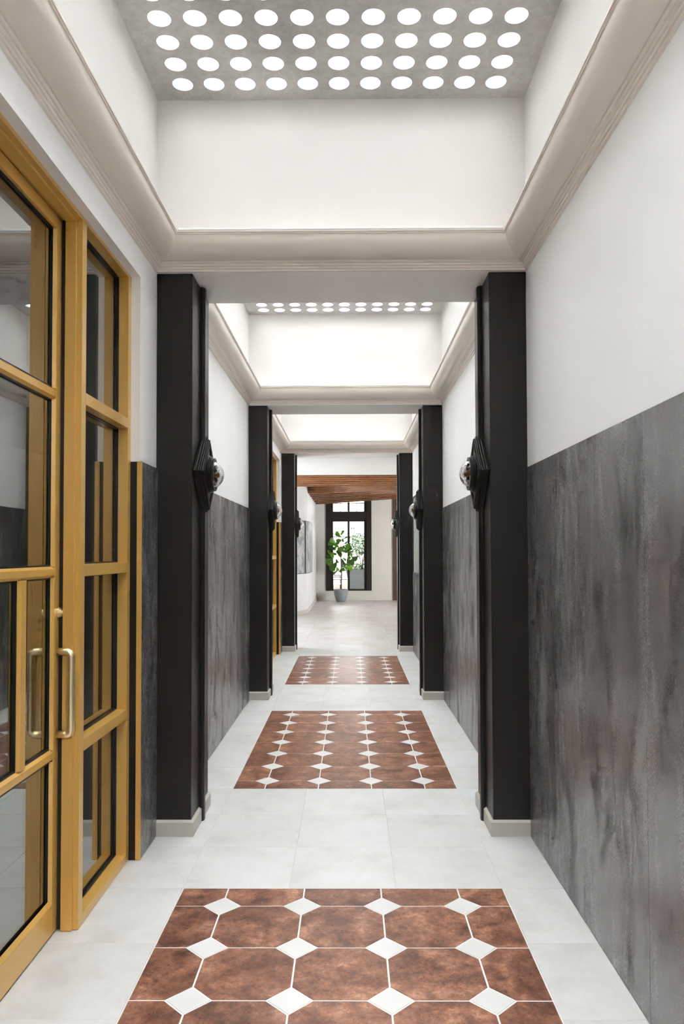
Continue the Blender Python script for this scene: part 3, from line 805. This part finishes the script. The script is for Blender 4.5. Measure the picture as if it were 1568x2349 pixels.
LE = [(540, 500, 425, 330, .5), (545, 440, 615, 305, .5), (550, 500, 400, 405, .4), (545, 560, 735, 485, .2), (400, 660, 280, 545, .9), (370, 690, 210, 640, .8), (450, 700, 490, 530, .9), (560, 590, 630, 580, .6),
      (570, 720, 740, 590, .2), (570, 740, 700, 710, .25), (400, 800, 225, 760, .7), (480, 770, 350, 640, .7), (560, 740, 460, 960, .75), (640, 880, 770, 680, .7), (630, 900, 820, 760, .6), (640, 910, 840, 880, .35), (450, 930, 240, 920, .25),
      (440, 960, 300, 930, .5), (300, 1060, 130, 980, .7), (320, 1060, 205, 840, .35), (320, 1070, 180, 1235, 1.0), (310, 1080, 150, 1130, .7), (340, 1060, 310, 950, .6), (540, 1040, 510, 930, .7), (560, 1070, 630, 1290, .75), (590, 1050, 690, 1120, .4),
      (700, 1150, 780, 1010, .6), (700, 1160, 890, 1160, 1.0), (840, 1040, 970, 1080, .9), (850, 1060, 800, 930, .4), (880, 1020, 1020, 1020, .2), (620, 1310, 865, 1325, .75), (630, 1220, 790, 1230, .5), (560, 1330, 520, 1440, .6), (600, 1310, 610, 1400, .7),
      (430, 1180, 340, 1290, .9), (430, 1190, 270, 1375, .9), (440, 1300, 460, 1400, .6), (450, 1400, 320, 1480, .5), (420, 1080, 450, 1200, .5), (545, 900, 480, 780, .6), (560, 840, 640, 740, .5), (430, 720, 330, 850, .6), (650, 900, 560, 820, .6)]
def leaf_mesh():
    bm = bmesh.new(); rows = [(0, .02), (.08, .10), (.22, .20), (.36, .22), (.5, .25), (.66, .34), (.8, .36), (.92, .26), (1.0, .03)]
    L_ = []
    for t, w in rows:
        dz = -.16 * t * t
        L_.append([bm.verts.new((-w, t, dz + .10 * w)), bm.verts.new((-w * .5, t, dz + .07 * w)), bm.verts.new((0, t, dz - .02)), bm.verts.new((w * .5, t, dz + .07 * w)), bm.verts.new((w, t, dz + .10 * w))])
    for A, B in zip(L_, L_[1:]):
        for i in range(4): bm.faces.new((A[i], A[i + 1], B[i + 1], B[i]))
    me = fin(bm, 'leaf', True); me.materials.append(M['leaf']); return me
lm = leaf_mesh()
for (bx_, by_, tx_, ty_, wf) in LE:
    dy = random.uniform(-.16, .16)
    a, b = PW(bx_, by_, dy * .6), PW(tx_, ty_, dy + random.uniform(-.08, .05))
    Y = (b - a); L = Y.length * 1.03; Y.normalize()
    view = Vector((random.uniform(-.5, .5), -1, random.uniform(.1, .8)))
    Z = (view - Y * view.dot(Y)).normalized(); X = Y.cross(Z)
    ws = max(.25, L * 1.12) * wf * 1.12
    mt = Matrix((X * ws, Y * L, Z * L)).transposed().to_4x4(); mt.translation = a
    o = bpy.data.objects.new('leaf', lm); COL.objects.link(o); o.parent = fig; o.matrix_local = mt

# ================================================================== TERRACE BEYOND THE WINDOW
GZ = .12
struct(box('ground', -6, 7, YB + .25, 40, -.05, GZ, 'deck'), 'pale brown terrace paving outside the window', 'ground')
struct(box('wall_terrace', -9, 10, 38, 38.4, GZ, 7.5, 'facade'), 'white building wall beyond the terrace railing', 'wall')
struct(box('added_canopy', -6, 7, YB + .25, 36.5, 4.6, 4.8, 'facade'), 'unseen canopy added over the terrace to shade it', 'added_canopy')  # added out of view to keep the terrace from overexposing
for x in (-6.2, 7.0): struct(box('added_shade_wall', x, x + .2, YB + .25, 38, GZ, 7.5, 'facade'), 'unseen wall added to shade the terrace beyond the %s edge of the window' % ('left' if x < 0 else 'right'), 'wall')  # added at both sides to cut sky light reaching the terrace
e = empty('potted_shrub', (.32, 26.0, GZ)); tag(e, 'leafy shrub in a tall tapered grey planter outside the window', 'potted plant')
bm = bmesh.new()
lo = [(-.36, -.36), (.36, -.36), (.36, .36), (-.36, .36)]
H_ = .80
rings = []
for sc_, z in ((.86, 0), (1.30, H_), (1.20, H_), (1.16, H_ - .08)):
    rings.append([bm.verts.new((x * sc_, y * sc_, z)) for x, y in lo])
for A, B in zip(rings, rings[1:]):
    for i in range(4): bm.faces.new((A[i], A[(i + 1) % 4], B[(i + 1) % 4], B[i]))
bm.faces.new(rings[0][::-1])
link('planter_shell', fin(bm, 'planter_shell'), 'planter', e)
box('soil', -.41, .41, -.41, .41, H_ - .13, H_ - .09, 'soil', e)
sh = empty('shrub', (0, 0, H_ - .09)); sh.parent = e
bm = bmesh.new()
for k in range(5):
    a = Vector((random.uniform(-.15, .15), random.uniform(-.15, .15), 0)); b = a + Vector((random.uniform(-.2, .2), random.uniform(-.2, .2), random.uniform(.6, .95)))
    tube(bm, [a, (a + b) / 2 + Vector((.03, 0, 0)), b], [.014, .011, .006], 6)
link('stem', fin(bm, 'stem', True), 'bark', sh)
bm = bmesh.new()
def leaflet(c, s):
    n = Vector((random.gauss(0, 1), random.gauss(0, 1), random.gauss(.4, 1))).normalized(); u = n.orthogonal().normalized(); w = n.cross(u)
    an = random.uniform(0, 6.28); u, w = u * math.cos(an) + w * math.sin(an), w * math.cos(an) - u * math.sin(an)
    bm.faces.new([bm.verts.new(c + u * s), bm.verts.new(c + w * s * .45 + n * s * .1), bm.verts.new(c - u * s), bm.verts.new(c - w * s * .45 + n * s * .1)])
for k in range(1700):
    if k < 1100:
        while True:
            p = Vector((random.uniform(-1, 1), random.uniform(-1, 1), random.uniform(-1, 1)))
            if p.length < 1: break
        c = Vector((.0 + p.x * .48, p.y * .42, .93 + p.z * .40))
    else: c = Vector((random.uniform(-.46, .46), random.uniform(-.42, .42), random.uniform(.02, .32)))
    leaflet(c, random.uniform(.028, .05))
fo = bpy.data.meshes.new('foliage'); bm.to_mesh(fo); bm.free()
tag(link('foliage', fo, 'shrubleaf', sh), kind='stuff')
# wrought-iron railing
e = empty('iron_railing', (0, 28.5, GZ)); tag(e, 'black wrought-iron railing with a band of rings along its top', 'railing')
for z in (2.21, 2.085, .48): box('rail', -4, 4.5, -.012, .012, z - .012 - GZ, z + .012 - GZ, 'iron', e)
barm = None; ringm = None
bmx = bmesh.new(); bx(bmx, -.008, .008, -.008, .008, .49 - GZ, 2.073 - GZ); barm = fin(bmx, 'bar'); barm.materials.append(M['iron'])
bmx = bmesh.new(); tube(bmx, [(.045 * math.cos(2 * math.pi * k / 14), 0, .045 * math.sin(2 * math.pi * k / 14)) for k in range(15)], .006, 6, False); ringm = fin(bmx, 'ring'); ringm.materials.append(M['iron'])
bmx = bmesh.new(); bx(bmx, -.006, .006, -.006, .006, 2.097 - GZ, 2.198 - GZ); divm = fin(bmx, 'divider'); divm.materials.append(M['iron'])
for k in range(-12, 13):
    x = k * .13 + .02
    o = bpy.data.objects.new('ring', ringm); o.location = (x, 0, 2.1475 - GZ); o.parent = e; COL.objects.link(o)
    o = bpy.data.objects.new('divider', divm); o.location = (x + .065, 0, 0); o.parent = e; COL.objects.link(o)
    o = bpy.data.objects.new('bar', barm); o.location = (x + .065, 0, 0); o.parent = e; COL.objects.link(o)
for x in (-3.9, -1.9, 2.6): box('post', x - .025, x + .025, -.025, .025, .0, 2.25 - GZ, 'iron', e)
# metal garden chair
e = empty('garden_chair', (-.62, 26.9, GZ)); tag(e, 'white-seated metal garden chair outside the window', 'chair')
def tb(name, pts, r=.014, mat='iron'):
    bm = bmesh.new(); tube(bm, pts, r, 8); return link(name, fin(bm, name, True), mat, e)
for r_, z in ((.33, .56), (.31, .50)): tb('back_hoop', [(r_ * math.cos(math.radians(a)), .12 + r_ * .75 * math.sin(math.radians(a)), z) for a in range(-20, 201, 15)])
for x, y in ((-.26, -.22), (.26, -.22), (-.26, .26), (.26, .26)): tb('leg', [(x * 1.1, y * 1.1, .002), (x, y, .26 if y < 0 else .55)])
bm = bmesh.new(); bx(bm, -.28, .28, -.26, .28, .245, .285, .012); link('seat', fin(bm, 'seat'), 'facade', e)
# wall lights on the far building
for x, w_ in ((.074, 'left'), (.19, 'right')):
    e = box('facade_lamp', x - .035, x + .035, 37.93, 37.9995, 2.68, 2.75, 'iron', None, .008)
    tag(e, 'small dark fixture on the white building outside, %s one of two' % w_, 'wall lamp', 'fixtures on the white building')
